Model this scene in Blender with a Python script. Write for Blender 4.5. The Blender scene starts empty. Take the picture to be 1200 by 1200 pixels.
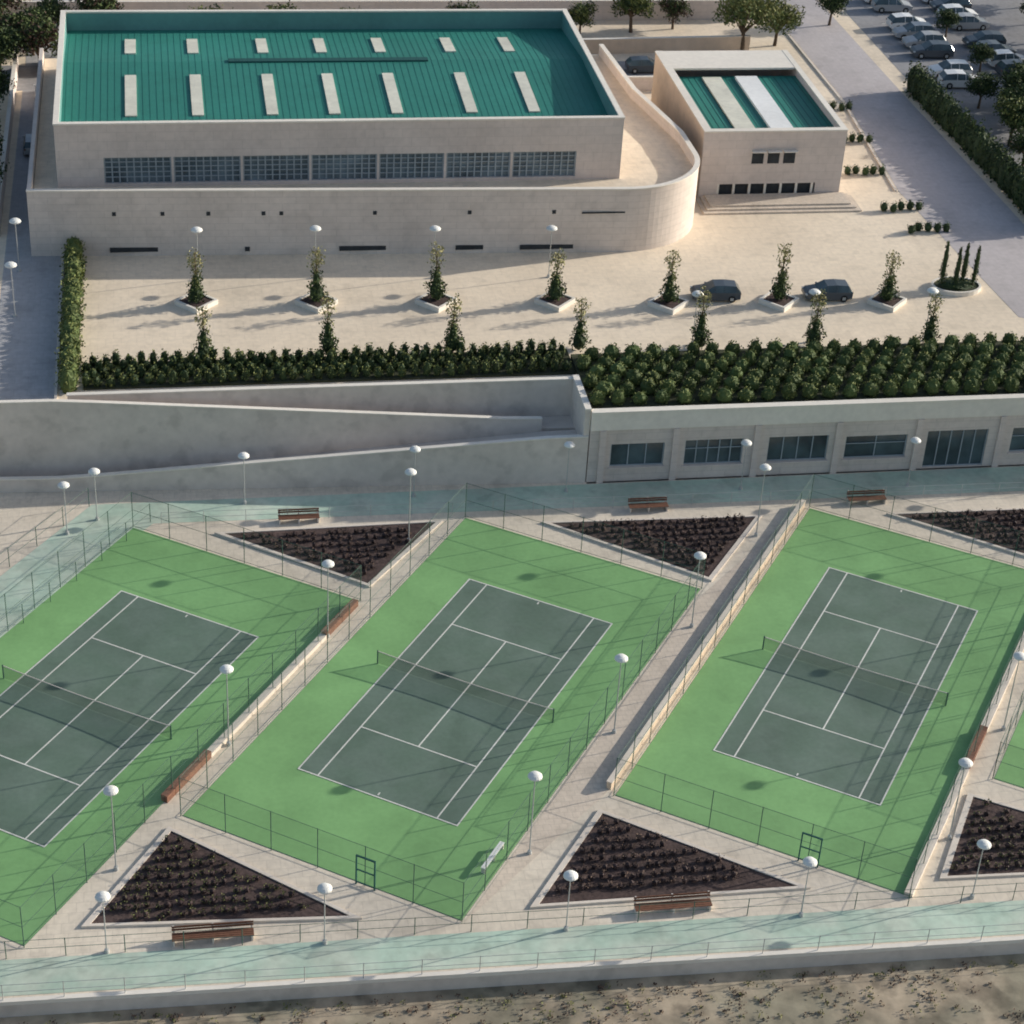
import bpy, math, random
from mathutils import Vector, Matrix, noise
random.seed(7)
S=bpy.context.scene
COL=S.collection
# ------------------------------------------------------------ helpers
def lnk(o,parent=None):
    COL.objects.link(o)
    if parent: o.parent=parent
    return o
def empty(name,loc=(0,0,0),rz=0):
    e=bpy.data.objects.new(name,None); e.location=loc; e.rotation_euler=(0,0,rz); e.empty_display_size=.5
    return lnk(e)
class B:
    def __init__(s): s.v=[];s.f=[];s.m=[]
    def face(s,pts,m=0):
        n=len(s.v); s.v+=[tuple(p) for p in pts]; s.f.append(tuple(range(n,n+len(pts)))); s.m.append(m)
    def box(s,x0,x1,y0,y1,z0,z1,m=0):
        s.prism([(x0,y0),(x1,y0),(x1,y1),(x0,y1)],z0,z1,m)
    def prism(s,poly,z0,z1,m=0,mtop=None,cap=True):
        n=len(poly); a=z0 if isinstance(z0,(list,tuple)) else [z0]*n; b=z1 if isinstance(z1,(list,tuple)) else [z1]*n
        k=len(s.v)
        s.v+=[(p[0],p[1],a[i]) for i,p in enumerate(poly)]+[(p[0],p[1],b[i]) for i,p in enumerate(poly)]
        for i in range(n):
            j=(i+1)%n; s.f.append((k+i,k+j,k+n+j,k+n+i)); s.m.append(m)
        if cap:
            s.f.append(tuple(k+n+i for i in range(n))); s.m.append(m if mtop is None else mtop)
            s.f.append(tuple(k+n-1-i for i in range(n))); s.m.append(m)
    def strip(s,pts,t,z0,z1,m=0):
        P=[Vector(p) for p in pts]; n=len(P); off=[]
        for i in range(n):
            d=(P[min(i+1,n-1)]-P[max(i-1,0)]).normalized(); off.append(P[i]+Vector((-d.y,d.x))*t)
        for i in range(n-1):
            za=[z0[i],z0[i+1],z0[i+1],z0[i]] if isinstance(z0,(list,tuple)) else z0
            zb=[z1[i],z1[i+1],z1[i+1],z1[i]] if isinstance(z1,(list,tuple)) else z1
            s.prism([P[i],P[i+1],off[i+1],off[i]],za,zb,m)
    def cyl(s,x,y,z0,z1,r0,r1=None,n=8,m=0):
        r1=r0 if r1 is None else r1
        k=len(s.v)
        for z,r in ((z0,r0),(z1,r1)):
            for i in range(n):
                a=2*math.pi*i/n; s.v.append((x+r*math.cos(a),y+r*math.sin(a),z))
        for i in range(n):
            j=(i+1)%n; s.f.append((k+i,k+j,k+n+j,k+n+i)); s.m.append(m)
        s.f.append(tuple(k+n+i for i in range(n))); s.m.append(m)
        s.f.append(tuple(k+n-1-i for i in range(n))); s.m.append(m)
    def tube(s,p,q,r0,r1,n=6,m=0):
        p=Vector(p);q=Vector(q);d=(q-p).normalized();a=d.orthogonal().normalized();b=d.cross(a);k=len(s.v)
        for c,r in ((p,r0),(q,r1)):
            for i in range(n):
                t=2*math.pi*i/n; s.v.append(tuple(c+a*r*math.cos(t)+b*r*math.sin(t)))
        for i in range(n):
            j=(i+1)%n; s.f.append((k+i,k+j,k+n+j,k+n+i)); s.m.append(m)
        s.f.append(tuple(k+n+i for i in range(n))); s.m.append(m)
    def core(s,c,r,m=0,n=9,k_=5,zmin=None,amp=.35):
        # irregular inner mass of a shrub, hidden beneath its leaves
        sx=random.uniform(0,100); k=len(s.v)
        for j in range(k_+1):
            ph=math.pi*j/k_
            for i in range(n):
                t=2*math.pi*i/n; d=Vector((math.sin(ph)*math.cos(t),math.sin(ph)*math.sin(t),math.cos(ph)))
                q=1+amp*noise.noise(d*2+Vector((sx,0,0)))
                z=c[2]+d.z*r[2]*q
                if zmin is not None: z=max(z,zmin)
                s.v.append((c[0]+d.x*r[0]*q,c[1]+d.y*r[1]*q,z))
        for j in range(k_):
            for i in range(n):
                i2=(i+1)%n; s.f.append((k+j*n+i,k+(j+1)*n+i,k+(j+1)*n+i2,k+j*n+i2)); s.m.append(m)
    def leaves(s,c,r,n,size,m=0,lump=.35,zmin=None,shell=.33):
        sx=random.uniform(0,100)
        for _ in range(n):
            u=random.uniform(-1,1);t=random.uniform(0,2*math.pi);q=math.sqrt(1-u*u)
            d=Vector((q*math.cos(t),q*math.sin(t),u))
            nn=noise.noise(d*1.9+Vector((sx,0,0)))
            if nn<-.28 and random.random()<.7: continue
            rad=(random.random()**shell)*(1+lump*nn*2)
            p=Vector((c[0]+d.x*r[0]*rad,c[1]+d.y*r[1]*rad,c[2]+d.z*r[2]*rad))
            if zmin is not None and p.z<zmin: p.z=zmin+random.random()*.1
            a=Vector((random.gauss(0,1),random.gauss(0,1),random.gauss(0,1))).normalized()
            b=a.orthogonal().normalized(); w=size*random.uniform(.6,1.3)
            c2=a.cross(b); a1=b*w; b1=c2*w*.7
            mm=m
            if isinstance(m,(tuple,list)):
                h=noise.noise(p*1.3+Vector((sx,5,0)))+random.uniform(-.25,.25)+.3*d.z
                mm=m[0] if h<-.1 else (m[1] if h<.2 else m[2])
            k=len(s.v)
            s.v+=[tuple(p-a1),tuple(p-b1*.8),tuple(p+a1),tuple(p+b1)]
            s.f.append((k,k+1,k+2,k+3)); s.m.append(mm)
    def mesh(s,name,mats,smooth=False):
        me=bpy.data.meshes.new(name); me.from_pydata(s.v,[],s.f)
        for x in mats: me.materials.append(x)
        me.polygons.foreach_set('material_index',s.m)
        if smooth: me.polygons.foreach_set('use_smooth',[True]*len(s.f))
        me.update(); return me
    def obj(s,name,mats,parent=None,loc=(0,0,0),rz=0,smooth=False):
        if not isinstance(mats,(list,tuple)): mats=[mats]
        o=bpy.data.objects.new(name,s.mesh(name,mats,smooth)); o.location=loc; o.rotation_euler=(0,0,rz)
        return lnk(o,parent)
def inst(name,me,loc,rz=0,sc=1,parent=None):
    o=bpy.data.objects.new(name,me); o.location=loc; o.rotation_euler=(0,0,rz)
    o.scale=(sc,sc,sc) if not isinstance(sc,tuple) else sc
    return lnk(o,parent)

# ------------------------------------------------------------ materials
def mat(name,col,rough=.85,var=.12,scale=1.5,var2=.08,scale2=.12,tiles=None,bump=0,spec=.3,metal=0,hue=None,stain=0):
    m=bpy.data.materials.new(name); m.use_nodes=True; nt=m.node_tree; N=nt.nodes; Lk=nt.links
    bs=N['Principled BSDF']; bs.inputs['Roughness'].default_value=rough; bs.inputs['Metallic'].default_value=metal
    bs.inputs['Specular IOR Level'].default_value=spec
    geo=N.new('ShaderNodeNewGeometry')
    def noi(sc,det=3):
        n=N.new('ShaderNodeTexNoise'); n.inputs['Scale'].default_value=sc; n.inputs['Detail'].default_value=det
        Lk.new(geo.outputs['Position'],n.inputs['Vector']); return n
    def mul(src,f0,f1,fac,lo=.3,hi=.7):
        mr=N.new('ShaderNodeMapRange'); mr.inputs[1].default_value=lo; mr.inputs[2].default_value=hi
        mr.inputs[3].default_value=f0; mr.inputs[4].default_value=f1
        Lk.new(fac,mr.inputs[0])
        mx=N.new('ShaderNodeVectorMath'); mx.operation='SCALE'; Lk.new(src,mx.inputs[0]); Lk.new(mr.outputs[0],mx.inputs['Scale'])
        return mx.outputs[0]
    rgb=N.new('ShaderNodeRGB'); rgb.outputs[0].default_value=(*col,1); src=rgb.outputs[0]
    if hue:
        n=noi(scale2*2.3,2); mix=N.new('ShaderNodeMix'); mix.data_type='RGBA'
        mr=N.new('ShaderNodeMapRange'); mr.inputs[1].default_value=.4; mr.inputs[2].default_value=.62; Lk.new(n.outputs[0],mr.inputs[0])
        Lk.new(mr.outputs[0],mix.inputs[0]); Lk.new(src,mix.inputs[6]); mix.inputs[7].default_value=(*hue,1); src=mix.outputs[2]
    if tiles:
        w,h,amt,axis=tiles
        br=N.new('ShaderNodeTexBrick'); br.inputs['Scale'].default_value=1; br.inputs['Brick Width'].default_value=w; br.inputs['Row Height'].default_value=h
        br.inputs['Mortar Size'].default_value=.035; br.inputs['Mortar Smooth'].default_value=.3
        br.inputs['Color1'].default_value=(1,1,1,1); br.inputs['Color2'].default_value=(1-amt*.8,)*3+(1,); br.inputs['Mortar'].default_value=(1-amt*2.2,)*3+(1,)
        if axis=='xy': Lk.new(geo.outputs['Position'],br.inputs['Vector'])
        else:
            sp=N.new('ShaderNodeSeparateXYZ'); cb=N.new('ShaderNodeCombineXYZ'); Lk.new(geo.outputs['Position'],sp.inputs[0])
            ad=N.new('ShaderNodeMath'); Lk.new(sp.outputs[0],ad.inputs[0]); Lk.new(sp.outputs[1],ad.inputs[1])
            Lk.new(ad.outputs[0],cb.inputs[0]); Lk.new(sp.outputs[2],cb.inputs[1]); Lk.new(cb.outputs[0],br.inputs['Vector'])
        mx=N.new('ShaderNodeVectorMath'); mx.operation='MULTIPLY'; Lk.new(src,mx.inputs[0]); Lk.new(br.outputs[0],mx.inputs[1]); src=mx.outputs[0]
    n1=noi(scale,4); src=mul(src,1-var,1+var,n1.outputs[0])
    n2=noi(scale2,2); src=mul(src,1-var2,1+var2,n2.outputs[0])
    if stain:
        n3=noi(.55,4); src=mul(src,1-stain,1,n3.outputs[0],.36,.46)
    Lk.new(src,bs.inputs['Base Color'])
    if bump:
        bp=N.new('ShaderNodeBump'); bp.inputs['Strength'].default_value=bump; bp.inputs['Distance'].default_value=.05
        Lk.new(n1.outputs[0],bp.inputs['Height']); Lk.new(bp.outputs[0],bs.inputs['Normal'])
    return m
def leafmat(name,col):
    m=bpy.data.materials.new(name); m.use_nodes=True; nt=m.node_tree; N=nt.nodes; Lk=nt.links
    bs=N['Principled BSDF']; bs.inputs['Roughness'].default_value=.7; bs.inputs['Specular IOR Level'].default_value=.2
    geo=N.new('ShaderNodeNewGeometry'); mr=N.new('ShaderNodeMapRange'); mr.inputs[3].default_value=.7; mr.inputs[4].default_value=1.35
    Lk.new(geo.outputs['Random Per Island'],mr.inputs[0])
    mx=N.new('ShaderNodeVectorMath'); mx.operation='SCALE'; mx.inputs[0].default_value=col; Lk.new(mr.outputs[0],mx.inputs['Scale'])
    Lk.new(mx.outputs[0],bs.inputs['Base Color']); return m
M={}
M['plaza']=mat('plaza_paving',(.78,.66,.51),.9,.07,2,.10,.09,tiles=(1.2,1.2,.04,'xy'),stain=.08)
M['terr']=mat('terrace_paving',(.70,.615,.50),.9,.08,2.5,.10,.12,tiles=(.8,.8,.05,'xy'),stain=.12)
M['walk']=mat('walkway_paving',(.66,.56,.455),.9,.08,3,.08,.2,tiles=(.5,.5,.06,'xy'),stain=.1)
M['kerb']=mat('kerb_stone',(.70,.62,.53),.85,.06,3)
M['green']=mat('green_acrylic',(.195,.38,.15),.75,.05,3,.10,.13,hue=(.215,.415,.165),stain=.06)
M['court']=mat('court_acrylic',(.118,.175,.132),.7,.06,3,.12,.18,hue=(.135,.19,.15),stain=.08)
M['line']=mat('white_line_paint',(.66,.66,.60),.7,.08,2)
M['track']=mat('track_surface',(.43,.55,.45),.85,.08,2,.14,.15,stain=.15,hue=(.52,.59,.49))
M['soil']=mat('planting_soil',(.085,.058,.052),.95,.35,5,.2,.4,bump=.6)
M['gsoil']=mat('dark_greenish_soil',(.05,.055,.03),.95,.35,5,.2,.4,bump=.6)  # dark greenish soil colour for the hedge and shrub beds
M['mulch']=leafmat('low_planting',(.05,.033,.032))
M['mulchb']=leafmat('low_planting_brown',(.12,.08,.06))
M['mulchg']=leafmat('low_planting_green',(.11,.115,.045))
M['dirt']=mat('dry_ground',(.38,.31,.225),.95,.28,.9,.2,.1,bump=.8,hue=(.28,.25,.18),stain=.35)
M['stone']=mat('facade_stone',(.67,.585,.53),.85,.05,2,.08,.15,tiles=(1.6,.8,.05,'xz'),stain=.05)
M['stone2']=mat('podium_stone',(.68,.60,.54),.85,.05,2,.08,.15,tiles=(2.2,.6,.06,'xz'),stain=.08)
M['tan']=mat('tan_render',(.62,.49,.37),.9,.06,1.5,.1,.2,stain=.08)
M['conc']=mat('ramp_concrete',(.64,.575,.515),.9,.06,1.5,.10,.12,stain=.14)
M['coping']=mat('coping_stone',(.76,.71,.63),.8,.05,2)
M['asph']=mat('asphalt_road',(.27,.265,.27),.9,.10,2,.12,.1,stain=.12)
M['asph2']=mat('side_road_paving',(.42,.41,.41),.9,.08,2,.12,.1,tiles=(1,1,.05,'xy'),stain=.12)
M['road2']=mat('driveway_paving',(.48,.44,.435),.9,.06,2,.10,.1,tiles=(1,1,.04,'xy'),stain=.08)
M['teal']=mat('teal_roof_sheet',(.032,.205,.165),.6,.05,2,.12,.1,stain=.06,spec=.25)
M['teald']=mat('teal_ridge_vent',(.012,.075,.07),.6,.05,2)
M['tealp']=mat('teal_parapet_lining',(.12,.27,.26),.6,.06,2,.1,.2)
M['sky']=mat('skylight_polycarbonate',(.68,.66,.55),.5,.08,2,.12,.3,spec=.5)
M['white']=mat('white_sheet',(.78,.78,.76),.6,.05,2)
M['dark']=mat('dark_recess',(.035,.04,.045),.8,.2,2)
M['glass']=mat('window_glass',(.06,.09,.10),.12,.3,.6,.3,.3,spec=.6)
M['glass2']=mat('hall_window_glass',(.15,.20,.225),.25,.3,.6,.3,.3,spec=.5)
M['blue']=mat('louvre_blue_grey',(.33,.38,.41),.6,.08,3)
M['metal']=mat('galvanised_steel',(.45,.46,.45),.5,.05,3,metal=.3)
M['fpost']=mat('fence_green_steel',(.06,.12,.09),.6,.05,3)
M['lampw']=mat('lamp_white_enamel',(.76,.76,.72),.5,.03,3)
M['rust']=mat('brown_brick',(.24,.12,.08),.9,.2,4,tiles=(.4,.15,.12,'xz'))
M['wood']=mat('bench_wood',(.17,.08,.05),.8,.2,4)
M['bark']=mat('tree_bark',(.11,.08,.055),.95,.25,6)
M['tyre']=mat('rubber_tyre',(.02,.02,.02),.9,.1,4)
M['l1']=leafmat('foliage_dark',(.032,.052,.022))
M['l2']=leafmat('foliage_mid',(.075,.105,.035))
M['l3']=leafmat('foliage_light',(.15,.17,.055))
M['y2']=leafmat('foliage_young',(.17,.175,.065))
M['y3']=leafmat('foliage_young_light',(.31,.29,.14))
M['r1']=leafmat('foliage_brown',(.06,.035,.028))
LV=[M['l1'],M['l2'],M['l3']]
def mesh_mat(name,col,alpha):
    m=bpy.data.materials.new(name); m.use_nodes=True; nt=m.node_tree; N=nt.nodes; Lk=nt.links
    bs=N['Principled BSDF']; bs.inputs['Base Color'].default_value=(*col,1); bs.inputs['Roughness'].default_value=.7
    no=N.new('ShaderNodeTexNoise'); no.inputs['Scale'].default_value=.5; no.inputs['Detail'].default_value=0
    mr=N.new('ShaderNodeMapRange'); mr.inputs[1].default_value=.3; mr.inputs[2].default_value=.7; mr.inputs[3].default_value=alpha*.7; mr.inputs[4].default_value=alpha*1.3
    Lk.new(no.outputs[0],mr.inputs[0]); Lk.new(mr.outputs[0],bs.inputs['Alpha']); return m
M['link']=mesh_mat('chain_link_mesh',(.07,.12,.10),.12)
M['net']=mesh_mat('tennis_net_mesh',(.03,.04,.04),.38)

# ------------------------------------------------------------ ground
GZ=-.85
g=B(); g.face([(-900,-500,GZ),(900,-500,GZ),(900,1400,GZ),(-900,1400,GZ)]); g.obj('ground',M['dirt'])
def ey(x,o=0): return -25.0-.0246*x+o
g=B(); g.prism([(-70,ey(-70)),(130,ey(130)),(130,25.3),(13.1,25.3),(13.1,31),(-70,31)],GZ-.1,0,1,mtop=0)
g.obj('court_terrace',[M['terr'],M['conc']])
g=B(); g.prism([(-900,30.6),(13.0,30.6),(13.0,26.3),(900,26.3),(900,1300),(-900,1300)],GZ-.1,5.5,1,mtop=0)
g.obj('plaza_terrain',[M['plaza'],M['conc']])
g=B(); z=.012
g.face([(-19.6,22.3,z),(120,20.9,z),(120,25.2,z),(-24,25.2,z)])
g.face([(-24.005,25.2,z),(-60,-26.5,z),(-54,-22.5,z),(-19.605,22.3,z)])
g.face([(-70,ey(-70,.7),z),(130,ey(130,.7),z),(130,ey(130,3.4),z),(-70,ey(-70,3.4),z)])
g.obj('running_track',M['track'])
g=B(); g.strip([(-70,ey(-70,.02)),(130,ey(130,.02))],.3,0,.25); g.obj('terrace_kerb',M['coping'])
random.seed(17); b=B()
for i in range(700):
    x=random.uniform(-34,36); y=ey(x)-abs(random.gauss(0,1))*4-.5; s=random.uniform(.1,.4)
    b.leaves((x,y,GZ+.08),(s,s,s*.4),12,.07,m=random.choice((0,0,1)),zmin=GZ+.02)
b.obj('dry_grass',[M['mulchb'],M['y2']])
b=B()
for i in range(110):
    x=random.uniform(-34,36); y=ey(x)-random.uniform(.3,8.5); s=random.uniform(.05,.15)
    b.prism([(x-s,y-s*.5),(x+s*.4,y-s*.8),(x+s,y+s*.2),(x-s*.2,y+s*.7)],GZ-.02,[GZ+s*.3,GZ+s*.5,GZ+s*.35,GZ+s*.6])
b.obj('stones',M['dirt'])

# ------------------------------------------------------------ tennis courts
al=.6027
RZ=-al
L=23.77; W=10.97
court_centres=[(-24.1,.95),(0.1,.35),(26.35,-.4),(50.6,-1.2)]
def court(c):
    e=empty('tennis_court',(c[0],c[1],0),RZ)
    HW,HL=9.3,18.95
    b=B(); b.box(-HW,HW,-HL,HL,-.05,.02); b.obj('green_surround',M['green'],e)
    b=B(); b.face([(-W/2,-L/2,.03),(W/2,-L/2,.03),(W/2,L/2,.03),(-W/2,L/2,.03)]); b.obj('playing_surface',M['court'],e)
    b=B(); z=.04; w=.05
    def ln(x0,y0,x1,y1):
        if abs(x0-x1)<1e-6: b.face([(x0-w,y0,z),(x0+w,y0,z),(x0+w,y1,z),(x0-w,y1,z)])
        else: b.face([(x0,y0-w,z),(x1,y0-w,z),(x1,y0+w,z),(x0,y0+w,z)])
    h=L/2
    for x in (-W/2,W/2): ln(x,-h-w,x,h+w)
    for s in (-1,1):
        ln(-W/2+w,s*h,W/2-w,s*h)
        ln(-4.115+w,s*6.4,4.115-w,s*6.4)
    for x in (-4.115,4.115): ln(x,-h+w,x,h-w)
    ln(0,-6.4+w,0,6.4-w)
    for s in (-1,1): b.face([(-w,s*(h-.3)-.13,z),(w,s*(h-.3)-.13,z),(w,s*(h-.3)+.13,z),(-w,s*(h-.3)+.13,z)])
    b.obj('court_lines',M['line'],e)
    b=B()
    for x in (-6.4,6.4): b.cyl(x,0,0,1.1,.05,n=8)
    b.obj('net_posts',M['fpost'],e)
    b=B(); n=16
    P=[(-6.35+12.7*i/n) for i in range(n+1)]; H=[.92+.15*(x/6.4)**2 for x in P]
    for i in range(n): b.face([(P[i],0,.05),(P[i+1],0,.05),(P[i+1],0,H[i+1]),(P[i],0,H[i])])
    b.obj('net_mesh',M['net'],e)
    b=B()
    for i in range(n): b.prism([(P[i],-.02),(P[i+1],-.02),(P[i+1],.02),(P[i],.02)],[H[i]-.05,H[i+1]-.05,H[i+1]-.05,H[i]-.05],[H[i],H[i+1],H[i+1],H[i]])
    b.obj('net_tape',M['conc'],e)
    return e
for c in court_centres: court(c)
def W2(c,x,y):
    return (c[0]+x*math.cos(RZ)-y*math.sin(RZ), c[1]+x*math.sin(RZ)+y*math.cos(RZ))
def fence(pts,h=3.0,step=3.0,name='chain_link_fence',z0=0,link=True,pr=.028,mm=None):
    e=empty(name); b=B(); c=B(); mm=mm or M['fpost']
    for i in range(len(pts)-1):
        p=Vector(pts[i]);q=Vector(pts[i+1]);d=q-p;n=max(1,round(d.length/step))
        for k in range(n+(1 if i==len(pts)-2 else 0)):
            a=p+d*k/n; b.cyl(a.x,a.y,z0,z0+h,pr,n=6)
        for zz in ((h-.03,h*.5,.12) if link else (h-.03,h*.5)):
            b.tube((p.x,p.y,z0+zz),(q.x,q.y,z0+zz),.016,.016,5)
        if link: c.face([(p.x,p.y,z0+.05),(q.x,q.y,z0+.05),(q.x,q.y,z0+h-.05),(p.x,p.y,z0+h-.05)])
    b.obj('posts_and_rails',mm,e)
    if link: c.obj('wire_mesh',M['link'],e)
for c in court_centres:
    x,y=9.38,19.03
    fence([W2(c,-x,-y),W2(c,x,-y),W2(c,x,y),W2(c,-x,y),W2(c,-x,-y)])
    e=empty('fence_gate',(*W2(c,3.2,-19.12),0),RZ); b=B()
    for xx in (-.6,.6): b.box(xx-.035,xx+.035,-.05,.05,0,2.2)
    b.box(-.56,.56,-.05,.05,2.13,2.2); b.box(-.56,.56,-.04,.04,.15,.2); b.box(-.56,.56,-.04,.04,1.1,1.15)
    b.obj('gate_frame',M['teald'],e)

c1,c2,c0,c3=court_centres[1],court_centres[2],court_centres[0],court_centres[3]
g=B(); pts=[W2(c1,9.5,-19),W2(c2,-9.9,-19),W2(c2,-9.9,19),W2(c1,9.5,17)]
g.face([(p[0],p[1],.014) for p in pts]); g.obj('walkway',M['walk'])
def wall(p,q,t,h,name,m,cop=None,z0=0):
    e=empty(name); b=B(); b.strip([p,q],t,z0,z0+h); b.obj('wall_body',m,e)
    if cop:
        d=(Vector(q)-Vector(p)).normalized(); n=Vector((-d.y,d.x)); a=Vector(p)-n*.04; c=Vector(q)-n*.04
        b=B(); b.strip([a,c],t+.08,z0+h,z0+h+.07); b.obj('wall_coping',cop,e)
wall(W2(c2,-9.75,-18.6),W2(c2,-9.75,19.0),.3,.5,'boundary_wall',M['tan'],M['kerb'])
wall(W2(c0,9.55,-5.2),W2(c0,9.55,-.3),.45,.5,'brick_bench_wall',M['rust'])
wall(W2(c0,9.55,-.3),W2(c0,9.55,14),.45,.3,'boundary_wall',M['kerb'])
wall(W2(c0,9.55,14),W2(c0,9.55,18.4),.45,.5,'brick_bench_wall',M['rust'])
wall(W2(c2,9.55,-19),W2(c2,9.55,-6),.5,.3,'boundary_wall',M['kerb'])
wall(W2(c2,9.55,-6),W2(c2,9.55,-1.5),.5,.5,'brick_bench_wall',M['rust'])
wall(W2(c2,9.55,-1.5),W2(c2,9.55,14),.5,.3,'boundary_wall',M['kerb'])

beds=[[(-14.6,20.4),(-4.9,13.2),(.9,20.7)],[(9.3,19.9),(19.4,11.9),(24.9,19.5)],[(35.7,19.0),(45,11.9),(51.0,18.8)],
      [(-19,-11.4),(-23.6,-18.7),(-9.2,-19.6)],[(6.8,-12.4),(1.6,-19.8),(17,-19.9)],[(30.2,-13.2),(26.1,-20),(42,-20.6)]]
for k,t in enumerate(beds):
    cx=sum(p[0] for p in t)/3; cy=sum(p[1] for p in t)/3
    e=empty('planting_bed')
    b=B(); b.face([(p[0],p[1],.08) for p in t]); b.obj('soil',M['soil'],e)
    out=[(cx+(p[0]-cx)*1.08,cy+(p[1]-cy)*1.08) for p in t]
    b=B()
    for i in range(3):
        j=(i+1)%3; b.prism([out[i],out[j],t[j],t[i]],0.0,.14)
    b.obj('kerb',M['kerb'],e)
    b=B(); pal={3:(0,2,2),5:(0,2,2)}.get(k,(0,1,1))
    def inside(x,y):
        s=0
        for i in range(3):
            j=(i+1)%3; l=math.hypot(t[j][0]-t[i][0],t[j][1]-t[i][1])
            s+= 1 if ((t[j][0]-t[i][0])*(y-t[i][1])-(t[j][1]-t[i][1])*(x-t[i][0]))/l>.3 else 0
        return s==3
    x0,x1=min(p[0] for p in t),max(p[0] for p in t); y0,y1=min(p[1] for p in t),max(p[1] for p in t)
    yy=y0+.3
    while yy<y1:
        xx=x0+random.random()*.3
        while xx<x1:
            if inside(xx,yy) and random.random()<.95:
                hh=random.uniform(.25,.5); x_,y_=xx+random.uniform(-.1,.1),yy+random.uniform(-.1,.1)
                b.core((x_,y_,.1+hh*.4),(.2,.17,hh*.45),0,5,3,.08)
                b.leaves((x_,y_,.12+hh*.5),(.30,.24,hh*.6),26,.07,m=pal,zmin=.1,shell=.2)
            xx+=.62
        yy+=.78
    b.obj('row_plants',[M['mulch'],M['mulchb'],M['mulchg']],e)

def bench(x,y,l,rz,z=0,m=None,back=True):
    m=m or M['wood']
    e=empty('park_bench',(x,y,z),rz); b=B()
    for i in range(4 if back else 2): b.box(-l/2,l/2,-.3+i*.16,-.17+i*.16,.42,.47)
    b.obj('seat',m,e)
    if back:
        b=B()
        for i in range(2): b.box(-l/2,l/2,.36+i*.03,.40+i*.03,.58+i*.17,.71+i*.17)
        b.obj('backrest',m,e)
    b=B(); n=max(2,int(l/1.8))
    for i in range(n+1):
        xx=-l/2+.1+(l-.2)*i/n
        if back: b.box(xx-.05,xx+.05,-.28,.34,0,.42); b.box(xx-.05,xx+.05,.40,.46,.38,.9)
        else: b.box(xx-.05,xx+.05,-.28,-.02,0,.42)
    b.obj('legs',M['conc'],e)
for x,y,l in ((-16.9,-20.6,4.5),(9.2,-21.0,4.5),(-9.1,21.7,3),(17.0,21.2,3),(34,20.9,3)): bench(x,y,l,0)
bench(-.6,-15.7,2.6,RZ+math.pi/2,0,M['white'],False)

def lamp_mesh(h,r,name,rr=.06):
    b=B(); b.cyl(0,0,0,.25,.16,.12,10,0); b.cyl(0,0,.25,h-.1,rr*1.2,rr*.8,8,0)
    n=16; prof=[(.05,h-.28),(r*.55,h-.24),(r,h-.12),(r*.98,h-.04),(r*.7,h+.08),(r*.3,h+.14),(.01,h+.15)]
    k=len(b.v)
    for (q,z) in prof:
        for i in range(n): a=2*math.pi*i/n; b.v.append((q*math.cos(a),q*math.sin(a),z))
    for j in range(len(prof)-1):
        for i in range(n):
            i2=(i+1)%n; b.f.append((k+j*n+i,k+j*n+i2,k+(j+1)*n+i2,k+(j+1)*n+i)); b.m.append(1)
    return b.mesh(name,[M['metal'],M['lampw']])
LF=lamp_mesh(6,.43,'floodlight_mesh',.04); LP=lamp_mesh(4.2,.42,'lamp_mesh',.035); LQ=lamp_mesh(4.6,.48,'lamp_mesh_plaza',.035)
for p in ((16.8,6.2),(9.1,-4.7),(1.8,-15.4),(24.3,17.1),(-8.2,7.3),(-15.3,-3.6),(-22.2,-14.3),(-1.4,18.4),(34.6,-6.8),(27.4,-16.7),(42,4.1),(49.3,15)):
    inst('floodlight_pole',LF,(p[0],p[1],0))
for p in ((-23.6,23.1),(-25.7,21.4),(-12.9,24.5),(-.3,24.5),(11.3,24.3),(24.8,23.6),(38,23.0),(50,22.6),(2.8,-21.9),(16.5,-22.2),(27,-21.8),(-22.7,-20.9),(-10.8,-21.5),(-30.6,17)):
    inst('street_lamp',LP,(p[0],p[1],0))
for p in ((-15.3,50.8),(-5.6,50.6),(4.3,50.1),(14.1,49.7),(-29.9,53.2),(-29.9,45),(23.6,36.9),(33.2,36.7),(43,36.4)):
    inst('street_lamp',LQ,(p[0],p[1],5.5))
fence([(-19,22.2),(60,21.2)],1.0,3,'railing',link=False,pr=.025,mm=M['metal'])
fence([(-19.8,22.5),(-54,-25)],1.6,3,'railing',link=False)
fence([(-24.2,25.0),(-60,-25)],1.6,3,'railing',link=False)
fence([(-60,ey(-60,3.5)),(90,ey(90,3.5))],1.3,3.2,'railing',link=False)
fence([(-60,ey(-60,.2)),(90,ey(90,.2))],1.1,3.2,'railing',link=False,mm=M['metal'],z0=.25,pr=.025)

# ------------------------------------------------------------ ramps
e=empty('access_ramp')
fx=lambda x: 25.5+(13.1-x)*.043
def xs(a,b,n): return [a+(b-a)*i/n for i in range(n+1)]
b=B(); X=xs(-60,13.0,24)
def f2(x): return max(0.1,min(3.0,(x+27)/38*3.0))
def f1(x): return max(3.0,min(5.5,3.0+(8-x)/34*2.5))
NN=len(X)-1
for i in range(NN):
    a,c=X[i],X[i+1]; b.prism([(a,fx(a)+.3),(c,fx(c)+.3),(c,28.4+(13-c)*.02),(a,28.4+(13-a)*.02)],0,[f2(a),f2(c),f2(c),f2(a)])
b.obj('lower_ramp',M['conc'],e)
b=B()
for i in range(NN):
    a,c=X[i],X[i+1]; b.prism([(a,28.7+(13-a)*.02),(c,28.7+(13-c)*.02),(c,30.58),(a,30.58)],0,[f1(a),f1(c),f1(c),f1(a)])
b.obj('upper_ramp',M['conc'],e)
b=B(); c2_=B()
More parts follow.
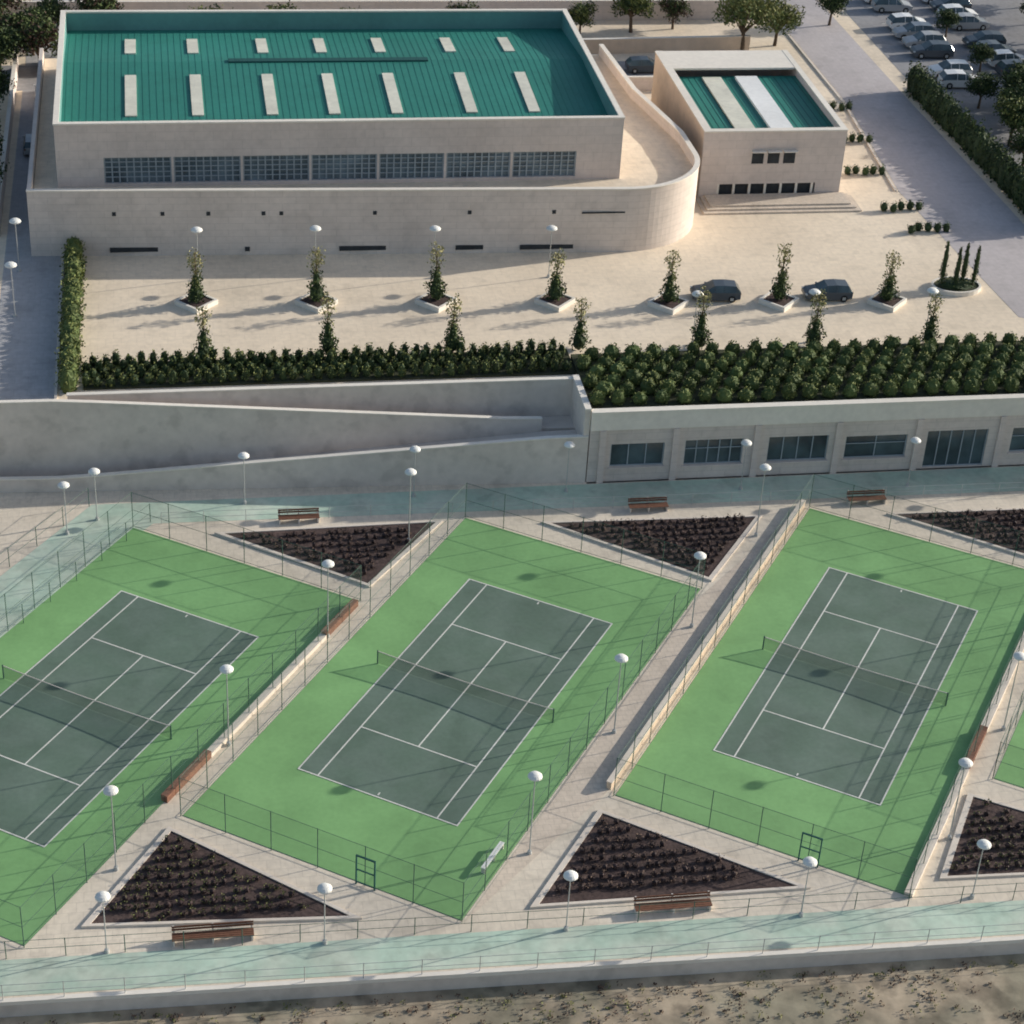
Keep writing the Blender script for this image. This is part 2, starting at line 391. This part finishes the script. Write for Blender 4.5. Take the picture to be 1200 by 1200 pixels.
for i in range(NN):
    a,c=X[i],X[i+1]
    ha,hc=(f2(a)+1.0,f2(c)+1.0)
    b.prism([(a,fx(a)),(c,fx(c)),(c,fx(c)+.29),(a,fx(a)+.29)],0,[ha,hc,hc,ha])
    c2_.prism([(a,fx(a)-.05),(c,fx(c)-.05),(c,fx(c)+.33),(a,fx(a)+.33)],[ha,hc,hc,ha],[ha+.08,hc+.08,hc+.08,ha+.08])
    ya,yc=28.41+(13-a)*.02,28.41+(13-c)*.02; ha,hc=f1(a)+1.0,f1(c)+1.0
    if c<10.5:
        b.prism([(a,ya),(c,yc),(c,yc+.28),(a,ya+.28)],0,[ha,hc,hc,ha])
        c2_.prism([(a,ya-.05),(c,yc-.05),(c,yc+.33),(a,ya+.33)],[ha,hc,hc,ha],[ha+.08,hc+.08,hc+.08,ha+.08])
b.box(-25.5,12.6,30.59,30.9,5.3,6.2); c2_.box(-25.55,12.6,30.54,30.95,6.2,6.28)
b.box(12.61,13.05,25.62,30.9,0,6.3); c2_.box(12.61,13.1,25.62,30.95,6.3,6.4)
b.obj('ramp_walls',M['conc'],e); c2_.obj('ramp_copings',M['coping'],e)

# ------------------------------------------------------------ garage building in the retaining wall
e=empty('garage_building')
def openwall(b,x0,x1,y0,y1,z0,z1,ops,m=0):
    cur=x0
    for (a,c,zl,zh) in ops:
        b.box(cur,a,y0,y1,z0,z1,m)
        if zl>z0: b.box(a,c,y0,y1,z0,zl,m)
        if zh<z1: b.box(a,c,y0,y1,zh,z1,m)
        cur=c
    b.box(cur,x1,y0,y1,z0,z1,m)
ops=[(14.8,19.0,1.3,3.3),(20.6,25.2,1.2,3.4),(27.2,32.0,1.2,3.4),(33.4,38.4,1.2,3.2),(40,45.0,.1,3.4),(47,51.5,1.2,3.4),(53.5,58,1.2,3.4),(60,65,1.2,3.4)]
b=B(); openwall(b,13.1,120,25.5,25.85,0,4.6,ops); b.obj('front_wall',M['stone2'],e)
b=B(); b.box(13.1,120,25.38,25.85,4.6,6.1); b.obj('fascia',M['coping'],e)
b=B(); b.box(13.1,120,25.32,25.95,6.1,6.22); b.obj('coping',M['coping'],e)
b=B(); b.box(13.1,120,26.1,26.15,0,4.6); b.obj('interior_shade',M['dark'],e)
b=B(); fr=B()
for q,(a,c,zl,zh) in enumerate(ops):
    b.face([(a,25.72,zl),(c,25.72,zl),(c,25.72,zh),(a,25.72,zh)])
    n=(3,5,4,2,5,3,4,4)[q]
    for i in range(n+1):
        x=a+(c-a-.08)*i/n; fr.box(x,x+.08,25.64,25.7,zl,zh)
    fr.box(a,c,25.63,25.69,zh-.09,zh-.01); fr.box(a,c,25.63,25.69,zl+.01,zl+.08)
    if q%2: fr.box(a,c,25.625,25.685,zl+(zh-zl)*.62,zl+(zh-zl)*.62+.06)
b.obj('window_glass',M['glass'],e); fr.obj('window_frames',M['blue'],e)
b=B()
for x in (14.1,19.8,26.2,32.7,39.2,46,52.5,59): b.box(x-.25,x+.25,25.3,25.49,0,4.58)
for (a,c,zl,zh) in ops:
    if zl>.5: b.box(a-.1,c+.1,25.36,25.49,zl-.14,zl-.02)
b.obj('pilasters_and_sills',M['stone'],e)
random.seed(70)
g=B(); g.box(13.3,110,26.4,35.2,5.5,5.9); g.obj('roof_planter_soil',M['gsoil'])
b=B(); r=0; y=27.1
while y<35.0:
    x=13.9+(r%2)*.82
    while x<62:
        if random.random()<.98:
            s=random.uniform(.85,1.15); h=random.uniform(.9,1.25); x_,y_=x+random.uniform(-.12,.12),y+random.uniform(-.1,.1)
            b.core((x_,y_,5.9+.42*h),(.58*s,.5*s,.58*h),1,9,5,5.88)
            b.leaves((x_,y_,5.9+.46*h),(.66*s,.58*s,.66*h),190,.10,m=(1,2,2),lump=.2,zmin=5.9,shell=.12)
        x+=1.65
    y+=1.42; r+=1
b.obj('shrub_bed',LV)
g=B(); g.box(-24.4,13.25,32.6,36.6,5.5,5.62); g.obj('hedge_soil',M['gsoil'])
b=B(); r=0
for y in (33.1,34.2,35.3,36.2):
    x=-24.2+(r%2)*.45
    while x<13:
        h=random.uniform(.8,1.25); x_,y_=x+random.uniform(-.1,.1),y+random.uniform(-.15,.15)
        b.core((x_,y_,5.6+.4*h),(.3,.3,.55*h),0,7,4,5.6)
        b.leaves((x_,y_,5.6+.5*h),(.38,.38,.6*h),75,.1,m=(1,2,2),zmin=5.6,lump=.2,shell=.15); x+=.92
    r+=1
b.obj('low_hedge',LV)
b=B(); y=32.5
while y<56.5:
    x_=-25.4+random.uniform(-.12,.12)
    b.core((x_,y,6.3),(.65,.6,.95),1,9,5,5.5)
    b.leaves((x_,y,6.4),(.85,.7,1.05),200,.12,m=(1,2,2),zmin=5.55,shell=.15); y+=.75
b.obj('side_hedge',LV)

# ------------------------------------------------------------ roads on the plateau
g=B(); g.face([(-31.2,30.8,5.512),(-26.4,30.8,5.512),(-26.4,140,5.512),(-31.2,140,5.512)]); g.obj('side_road',M['asph2'])
g=B(); g.face([(52.6,40,5.512),(60.4,36,5.512),(60,62,5.512),(59.3,88,5.512),(58,160,5.512),(51.5,160,5.512),(52.3,88,5.512),(50.6,66,5.512)]); g.obj('driveway',M['road2'])
g=B(); g.face([(62.6,60,5.514),(120,60,5.514),(120,170,5.514),(60,170,5.514),(61.2,88,5.514)]); g.obj('car_park',M['asph'])
g=B()
for i in range(14): 
    g.face([(63.9,94.3+i*3.0,5.522),(68.7,94.3+i*3.0,5.522),(68.7,94.42+i*3.0,5.522),(63.9,94.42+i*3.0,5.522)])
    g.face([(71.2,94.3+i*3.0,5.522),(76,94.3+i*3.0,5.522),(76,94.42+i*3.0,5.522),(71.2,94.42+i*3.0,5.522)])
g.obj('bay_markings',M['line'])
g=B(); g.face([(-200,94,5.518),(50,94,5.518),(50,101,5.518),(-200,101,5.518)]); g.obj('back_road',M['asph'])
g=B(); g.strip([(50.4,66),(52.1,88),(51.3,160)],.2,5.5,5.64); g.strip([(-26.3,31),(-26.3,56)],.2,5.5,5.65); g.obj('road_kerb',M['kerb'])

# ------------------------------------------------------------ sports hall
e=empty('sports_hall')
arc=[]
cx,cy,rx,ry=21.6,61.8,7.8,7.5
for i in range(0,25):
    a=-math.pi/2+math.pi/2*i/24; arc.append((cx+rx*math.cos(a),cy+ry*math.sin(a)))
front=[(-29,56.0)]+arc+[(29.3,67),(27.2,78),(26.4,90)]
b=B(); b.strip(front,.35,5.4,11.35); b.strip([(-29,90),(-29,56)],.35,5.4,11.35); b.obj('podium_wall',M['stone2'],e)
b=B()
b.strip([(-29.04,55.95)]+[(p[0]+.05,p[1]-.05) for p in front[1:]],.47,11.35,11.45); b.obj('podium_coping',M['coping'],e)
inn=[]
P=[Vector(p) for p in front]
for i in range(len(P)):
    d=(P[min(i+1,len(P)-1)]-P[max(i-1,0)]).normalized(); inn.append(P[i]+Vector((-d.y,d.x))*.36)
b=B(); b.prism([(-28.6,inn[0][1])]+[tuple(p) for p in inn[1:]]+[(-28.6,90)],5.4,10.3); b.obj('terrace_floor',M['plaza'],e)
b=B()
def yf(x): return 56-(x+29)*(56-54.3)/(21.6+29)
for x in (-22,-18,-14.2,-9.6,-8.1,-.2,7.9,15.2): b.box(x-.16,x+.16,yf(x)-.03,yf(x)+.02,9.15,9.5)
for x,l in ((-20.5,2),(-1.2,2),(8,1.2),(15,2.6),(-11,.2)): b.box(x-l,x+l,yf(x)-.07,yf(x)+.06,5.85,6.25)
b.box(17.6,21.4,yf(19.5)-.1,yf(19.5),9.2,9.32)
b.obj('vents',M['dark'],e)
x0,x1,y0,y1=-26.6,21.8,59.1,87.2
ops=[]; n=7; wx0,wx1=-22.8,17.9; w=(wx1-wx0)/n
for i in range(n): ops.append((wx0+i*w+.1,wx0+(i+1)*w-.1,10.6,12.95))
b=B(); openwall(b,x0,x1,y0,y0+.35,5.6,15.9,ops)
b.box(x0,x0+.35,y0+.36,y1,5.6,15.9); b.box(x1-.35,x1,y0+.36,y1,5.6,15.9); b.box(x0+.36,x1-.36,y1-.35,y1,5.6,15.9)
b.obj('outer_walls',M['stone'],e)
b=B(); b.box(x0-.06,x1+.06,y0-.06,y0+.42,15.9,16.03); b.box(x0-.06,x0+.42,y0+.43,y1+.06,15.9,16.03); b.box(x1-.42,x1+.06,y0+.43,y1+.06,15.9,16.03); b.box(x0+.43,x1-.43,y1-.42,y1+.06,15.9,16.03)
b.obj('parapet_coping',M['coping'],e)
b=B(); b.box(x0+.37,x1-.37,y1-.42,y1-.36,14.0,15.85); b.box(x0+.36,x0+.42,y0+.4,y1-.43,14,15.85); b.box(x1-.42,x1-.36,y0+.4,y1-.43,14,15.85)
b.obj('parapet_lining',M['tealp'],e)
gl=B(); fr=B()
for (a,c,zl,zh) in ops:
    gl.face([(a,y0+.3,zl),(c,y0+.3,zl),(c,y0+.3,zh),(a,y0+.3,zh)])
    k=9
    for i in range(k+1):
        x=a+(c-a-.12)*i/k; fr.box(x,x+.12,y0+.12,y0+.24,zl,zh)
    for zz in (11.1,11.55,12.0,12.45,12.85): fr.box(a,c,y0+.15,y0+.2,zz,zz+.08)
gl.obj('window_glass',M['glass2'],e); fr.obj('window_louvres',M['blue'],e)
ry_=76.2; ez,rz_=14.2,15.0
def rz(y): return ez+(rz_-ez)*(1-abs(y-ry_)/(ry_-(y0+.4))) if y<ry_ else ez+(rz_-ez)*(1-(y-ry_)/(y1-.45-ry_))
b=B(); xa,xb,ya,yb=x0+.43,x1-.43,y0+.36,y1-.43
b.face([(xa,ya,ez),(xb,ya,ez),(xb,ry_,rz_),(xa,ry_,rz_)]); b.face([(xa,ry_,rz_),(xb,ry_,rz_),(xb,yb,ez),(xa,yb,ez)])
x=xa+.3
while x<xb-.1:
    for (p,q) in (((ya),(ry_)),((ry_),(yb))):
        b.prism([(x,p),(x+.04,p),(x+.04,q),(x,q)],[rz(p)-.02,rz(p)-.02,rz(q)-.02,rz(q)-.02],[rz(p)+.022,rz(p)+.022,rz(q)+.022,rz(q)+.022])
    x+=.6
b.obj('teal_roof',M['teal'],e)
b=B()
for x in (-20.3,-14.6,-8.2,-2.8,2.7,9.3,14.9):
    for (p,q) in ((64.4,73.0),(78.6,83.3)):
        b.prism([(x-.5,p),(x+.5,p),(x+.5,q),(x-.5,q)],[rz(p)-.05,rz(p)-.05,rz(q)-.05,rz(q)-.05],[rz(p)+.12,rz(p)+.12,rz(q)+.12,rz(q)+.12])
b.obj('skylights',M['sky'],e)
b=B(); b.box(-11.5,6.8,ry_-.4,ry_+.4,rz_-.1,rz_+.12); b.obj('ridge_vent',M['teald'],e)

# ------------------------------------------------------------ annex building
e=empty('annex_building')
ax0,ax1,ay0,ay1=30.9,44.4,65.2,86
b=B(); b.box(ax0,ax0+.5,ay0+.36,ay1,5.4,12); b.obj('side_wall',M['tan'],e)
b=B(); openwall(b,ax0,ax1,ay0,ay0+.35,5.4,12,[(32.6,42.0,5.5,6.9)]) 
b.box(ax1-.35,ax1,ay0+.36,ay1,5.4,12); b.box(ax0+.51,ax1-.36,ay1-.35,ay1,5.4,12); b.obj('outer_walls',M['stone'],e)
b=B(); b.box(ax0-.05,ax1+.05,ay0-.05,ay0+.6,12,12.12); b.box(ax0-.05,ax0+.7,ay0+.61,ay1+.05,12,12.12); b.box(ax1-.5,ax1+.05,ay0+.61,ay1+.05,12,12.12); b.box(ax0+.71,ax1-.51,81.2,ay1+.05,11.9,12.1)
b.obj('parapet_coping',M['coping'],e)
b=B(); b.box(ax0+.51,ax1-.36,ay0+.36,81.19,10.9,11.25); b.obj('teal_roof',M['teal'],e)
b=B(); b.box(34.4,36.3,66.2,80.6,11.26,11.42); b.obj('skylight_strip',M['sky'],e)
b=B(); b.box(37.7,39.9,66.2,80.6,11.26,11.5); b.obj('white_roof_strip',M['white'],e)
b=B()
for i in range(20): b.box(31.8+i*.62,31.84+i*.62,65.7,81,11.24,11.27)
b.obj('roof_seams',M['teald'],e)
b=B()
for i in range(3): b.box(35.6+i*1.5,36.7+i*1.5,ay0-.04,ay0+.02,8.9,10.1)
b.box(32.6,42,ay0+.3,ay0+.34,5.5,6.9); b.obj('dark_openings',M['dark'],e)
b=B()
for i in range(3): b.box(35.5+i*1.5,36.8+i*1.5,ay0-.5,ay0-.05,10.12,10.2)
for i in range(7): b.box(32.6+i*1.5,32.8+i*1.5,ay0+.02,ay0+.2,5.5,6.9)
b.obj('trim',M['coping'],e)
b=B(); b.box(30.6,45.6,61.6,65.1,5.5,5.65); b.box(31,45.2,62.1,65.1,5.65,5.8); b.box(31.4,44.8,62.6,65.1,5.8,5.95); b.obj('entrance_steps',M['walk'],e)

# ------------------------------------------------------------ young trees in planters
def young(seed):
    random.seed(seed); b=B()
    b.tube((0,0,.3),(.05,.03,2.6),.09,.06,6,0); b.tube((.05,.03,2.6),(0,0,4.6),.06,.02,6,0)
    for i in range(8):
        a=i*1.1; b.tube((.03,.02,2+i*.28),(.5*math.cos(a),.5*math.sin(a),2.9+i*.26),.03,.012,5,0)
    b.core((0,0,1.0),(.5,.5,.75),1,9,5,.4); b.core((0,0,2.0),(.28,.28,.7),1,7,4)
    b.leaves((0,0,1.15),(.75,.75,.95),420,.11,m=(1,2,2),zmin=.45,shell=.2)
    b.leaves((.05,0,2.3),(.48,.48,.85),240,.10,m=(1,2,3))
    b.leaves((0,0,3.95),(.68,.68,.9),260,.10,m=(3,4,4))
    return b.mesh('young_tree_mesh',[M['bark'],M['l1'],M['l2'],M['y2'],M['y3']])
YM=[young(3),young(4),young(5)]
def planter(x,y,s=1.25,h=.42):
    e=empty('planter',(x,y,5.5),math.radians(45)); b=B(); t=.22
    b.box(-s,s,-s,-s+t,0,h);b.box(-s,s,s-t,s,0,h);b.box(-s,-s+t,-s+t+.001,s-t-.001,0,h);b.box(s-t,s,-s+t+.001,s-t-.001,0,h); b.obj('planter_walls',M['coping'],e)
    b=B(); b.box(-s+t,s-t,-s+t,s-t,0,h-.08); b.obj('planter_soil',M['soil'],e)
row1=[(-15.6,46.3),(-5.9,45.8),(3.9,45.4),(13.8,44.9),(23.2,43.9),(32.7,43.8),(42,43.2)]
for i,p in enumerate(row1):
    planter(*p); inst('young_tree',YM[i%3],(p[0],p[1],5.5),i*1.3,(1.05,1.05,1.0+.06*(i%3)))
for i,p in enumerate([(-15.3,36.9),(-5.7,36.8),(4.1,36.8),(14.2,36.6),(24,36.2),(33.4,35.9),(43.1,35.7)]):
    inst('young_tree',YM[(i+1)%3],(p[0],p[1],5.3),i*2.1,(1,1,1+.08*((i*2)%3)))
e=empty('planter',(49,45.6,5.5)); b=B(); pts=[(2.2*math.cos(a*math.pi/12),1.6*math.sin(a*math.pi/12)) for a in range(25)]
b.strip(pts,.2,0,.4); b.obj('planter_walls',M['coping'],e)
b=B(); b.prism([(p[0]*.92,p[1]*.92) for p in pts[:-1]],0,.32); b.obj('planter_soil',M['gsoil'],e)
random.seed(11); b=B(); b.cyl(0,0,0,.6,.08,.06,6,0); b.core((0,0,2.2),(.22,.22,1.8),1,7,6)
for i in range(9): b.leaves((random.uniform(-.05,.05),random.uniform(-.05,.05),.8+i*.4),(.38-.03*i,.38-.03*i,.35),90,.08,m=(1,1,2))
CY=b.mesh('cypress_mesh',[M['bark'],M['l1'],M['l2']])
for dx,dy in ((-1.3,.2),(-.3,-.4),(.6,.3),(1.4,-.2)): inst('cypress_tree',CY,(49+dx,45.6+dy,5.7),dx,random.uniform(.85,1.05))
b=B(); b.core((49,45.6,5.9),(1.5,.9,.3),0,11,5); b.leaves((49,45.6,6.0),(1.7,1.1,.35),300,.1,m=(0,1,2)); b.obj('planter_shrubs',LV)
random.seed(5)
for k,(x,y) in enumerate(((49.3,61.6),(48.4,70.0),(49.6,78.0),(50.2,86.5),(50.3,57.0))):
    b=B()
    for i in range(5):
        x_,y_=x-1.6+i*.85,y+random.uniform(-.3,.3); b.core((x_,y_,5.9),(.34,.34,.45),0,7,4,5.5)
        b.leaves((x_,y_,6.0),(.44,.44,.55),120,.08,m=(0,0,1),zmin=5.55,lump=.2)
    b.obj('shrub_row',LV)

# ------------------------------------------------------------ large trees
def bigtree(seed,h=7,r=3,mats=None):
    random.seed(seed); b=B()
    b.tube((0,0,0),(.1,.1,h*.4),.26,.18,8,0)
    for i in range(9):
        a=i*2.4; rr=r*random.uniform(.35,.75); z=h*random.uniform(.5,.85)
        b.tube((.1,.1,h*random.uniform(.28,.4)),(rr*math.cos(a),rr*math.sin(a),z),.11,.04,6,0)
        b.leaves((rr*math.cos(a),rr*math.sin(a),z),(r*.5,r*.5,r*.4),420,.17,m=(1,2,3))
    b.leaves((0,0,h*.85),(r*.6,r*.6,r*.5),480,.17,m=(1,2,3))
    return b.mesh('tree_mesh',[M['bark']]+(mats or LV))
T=[bigtree(1),bigtree(2,6,2.7),bigtree(3,8,3.2)]
TB=bigtree(9,6,2.8,[M['r1'],M['l1'],M['l2']])
TD=bigtree(10,6,2.9,[M['l1'],M['l1'],M['l2']])
TL=bigtree(12,6.0,3.4,[M['l2'],M['l3'],M['y2']])
random.seed(21)
for x,y,s in ((45.2,104.0,1.05),(49.3,105.5,.8)): inst('tree',TL,(x,y,5.5),x,s)
for x,y in ((-36,108),(-33.0,103),(-33.5,97),(-36.5,92),(-34.5,86),(-35,79),(-34.5,72),(-28.5,108),(-38,100),(-24,108),(-34,112),(-34,65),(-30.5,104),(-29.5,99)):
    inst('tree',random.choice([TB,TD,TB,TD]),(x,y,5.5),random.random()*6,random.uniform(.75,1.0))
for x,y in ((-17,106),(-13,105),(-10,106.5),(-4,105),(0,106),(3,106),(9,105),(12,106),(15,106),(21,105.5),(28,109),(34,110),(39,111),(57.5,112)):
    inst('tree',random.choice([TB,TD,T[1]]),(x,y,5.5),random.random()*6,random.uniform(.55,.85))
for x,y in ((64.8,71),(65.6,76.5),(67.5,80.5),(69.5,84.5),(66,86.5),(71.5,88.5),(64.3,66),(70,77),(73.5,84),(76.5,89),(79.5,94),(80,100),(81,106),(82,112),(84,118),(85,104),(74.5,92),(82,96),(68,76),(72,81),(75,86),(78,92)):
    inst('tree',random.choice(T+[TD,TD]),(x,y,5.5),random.random()*6,random.uniform(.55,.85))
for x,y in ((70,97),(70,108)): inst('tree',TD,(x,y,5.5),x,.5)
b=B(); random.seed(31); y=57
while y<92:
    x_=61.5+.15*random.uniform(-1,1)-(y-60)*.035
    b.core((x_,y,6.9),(.8,.75,1.6),0,9,5,5.5)
    b.leaves((x_,y,7.0),(1.0,.9,1.8),300,.14,m=(0,0,1),zmin=5.55,shell=.15); y+=.9
b.obj('tall_hedge',LV)

# ------------------------------------------------------------ cars
def car_mesh(col,name):
    pm=mat(name,col,.3,.03,3,spec=.6)
    st=[(-2.05,.40,.62,.66,.70,.60),(-2.0,.28,.80,.95,.80,.66),(-1.62,.22,.88,1.38,.84,.60),(-.6,.20,.90,1.46,.86,.62),(.25,.20,.90,1.42,.86,.62),(1.0,.22,.88,.97,.85,.70),(1.75,.25,.78,.82,.82,.68),(2.02,.30,.62,.66,.74,.60),(2.08,.40,.55,.56,.66,.56)]
    b=B()
    for (x,zb,zs,zt,ws,wt) in st: b.v+=[(x,-ws,zb),(x,-ws,zs),(x,-wt,zt),(x,wt,zt),(x,ws,zs),(x,ws,zb)]
    for i in range(len(st)-1):
        for j in range(6):
            j2=(j+1)%6; m=0
            if j in (1,3) and 1<=i<=4: m=1
            if j==2 and i in (1,4): m=1
            b.f.append((i*6+j,i*6+j2,(i+1)*6+j2,(i+1)*6+j)[::-1]); b.m.append(m)
    b.f.append((0,1,2,3,4,5)); b.m.append(0); e_=(len(st)-1)*6; b.f.append(tuple(e_+i for i in (5,4,3,2,1,0))); b.m.append(0)
    for s in (-1,1):
        for x in (-1.28,1.28):
            n=14;kk=len(b.v)
            for yy in (s*.64,s*.87):
                for i in range(n): a=2*math.pi*i/n; b.v.append((x+.31*math.cos(a),yy,.31+.31*math.sin(a)))
            for i in range(n): j=(i+1)%n; b.f.append((kk+i,kk+j,kk+n+j,kk+n+i)); b.m.append(2)
            b.f.append(tuple(kk+n+i for i in range(n))); b.m.append(2)
            b.box(x-.14,x+.14,min(s*.872,s*.885),max(s*.872,s*.885),.17,.45,3)
        b.box(1.9,2.06,s*.66-.12,s*.66+.12,.62,.72,3); b.box(-2.04,-1.97,s*.68-.1,s*.68+.1,.72,.86,4)
        b.box(.72,.86,min(s*.86,s*1.0),max(s*.86,s*1.0),.9,1.02,0)
        for x in (-.62,.2): b.tube((x,s*.855,.9),(x,s*.63,1.42),.035,.035,4,0)
    return b.mesh(name,[pm,M['glass'],M['tyre'],M['metal'],M['rust']])
CW=car_mesh((.75,.75,.74),'car_white'); CD=car_mesh((.06,.075,.09),'car_dark'); CG=car_mesh((.35,.36,.37),'car_silver'); CR=car_mesh((.25,.03,.03),'car_red')
inst('parked_car',CD,(27.5,45.0,5.5),math.radians(175)); inst('parked_car',CD,(37.1,44.5,5.5),math.radians(178))
random.seed(8)
for i in range(12):
    if i in (2,7): continue
    inst('parked_car',random.choice([CW,CW,CW,CG,CD]),(66.3+random.uniform(-.3,.3),92.8+i*3.0,5.53),math.radians(random.choice([178,0])+random.uniform(-4,4)),1.12)
for i in range(11):
    if i in (4,): continue
    inst('parked_car',random.choice([CW,CW,CG,CD,CD]),(73.5+random.uniform(-.3,.3),95.8+i*3.0,5.53),math.radians(random.choice([180,2])+random.uniform(-4,4)),1.12)
for x,y,m in ((-29,92,CW),(-28.6,100,CG),(38,98.5,CW),(33,98,CD),(28,98.5,CG),(-29.6,79,CG)):
    inst('parked_car',m,(x,y,5.53),math.radians(90 if x<0 else 0))
wall((23,103),(46,104),.3,1.6,'garden_wall',M['tan'],M['coping'],5.5)
wall((27,92.5),(44,92.5),.3,1.4,'garden_wall',M['stone'],M['coping'],5.5)
wall((-31.8,60),(-31.8,100),.3,1.8,'garden_wall',M['stone'],M['coping'],5.5)
wall((-60,114),(50,114),.3,2.2,'garden_wall',M['stone'],M['coping'],5.5)

# ------------------------------------------------------------ light, camera, world
sd=Vector((19.6,4.3,6.5)).normalized()
el=math.asin(sd.z); az=math.atan2(sd.x,sd.y)
sl=bpy.data.lights.new('sun','SUN'); sl.energy=5; sl.angle=math.radians(.6); sl.color=(1,.945,.85)
so=bpy.data.objects.new('sun',sl); lnk(so); so.rotation_euler=sd.to_track_quat('Z','Y').to_euler(); so.location=(60,20,60)
w=bpy.data.worlds.new('World'); S.world=w; w.use_nodes=True; nt=w.node_tree
bg=nt.nodes['Background']; sk=nt.nodes.new('ShaderNodeTexSky'); sk.sky_type='NISHITA'; sk.sun_disc=False
sk.sun_elevation=el; sk.sun_rotation=az; sk.air_density=1.0; sk.dust_density=2.0; sk.altitude=50
nt.links.new(sk.outputs[0],bg.inputs[0]); bg.inputs[1].default_value=.15
cd=bpy.data.cameras.new('camera'); co=bpy.data.objects.new('camera',cd); lnk(co); S.camera=co
cd.sensor_width=36; cd.lens=72.0; cd.clip_start=1; cd.clip_end=3000
cd.dof.use_dof=True; cd.dof.focus_distance=30; cd.dof.aperture_fstop=3.2
R=Matrix.Rotation(-.1924,4,'Z')@Matrix.Rotation(math.pi/2-.5663,4,'X')@Matrix.Rotation(.061,4,'Z')
co.matrix_world=Matrix.Translation((-17.88,-104.62,81.87))@R
S.view_settings.view_transform='Standard'; S.view_settings.look='None'; S.view_settings.exposure=0
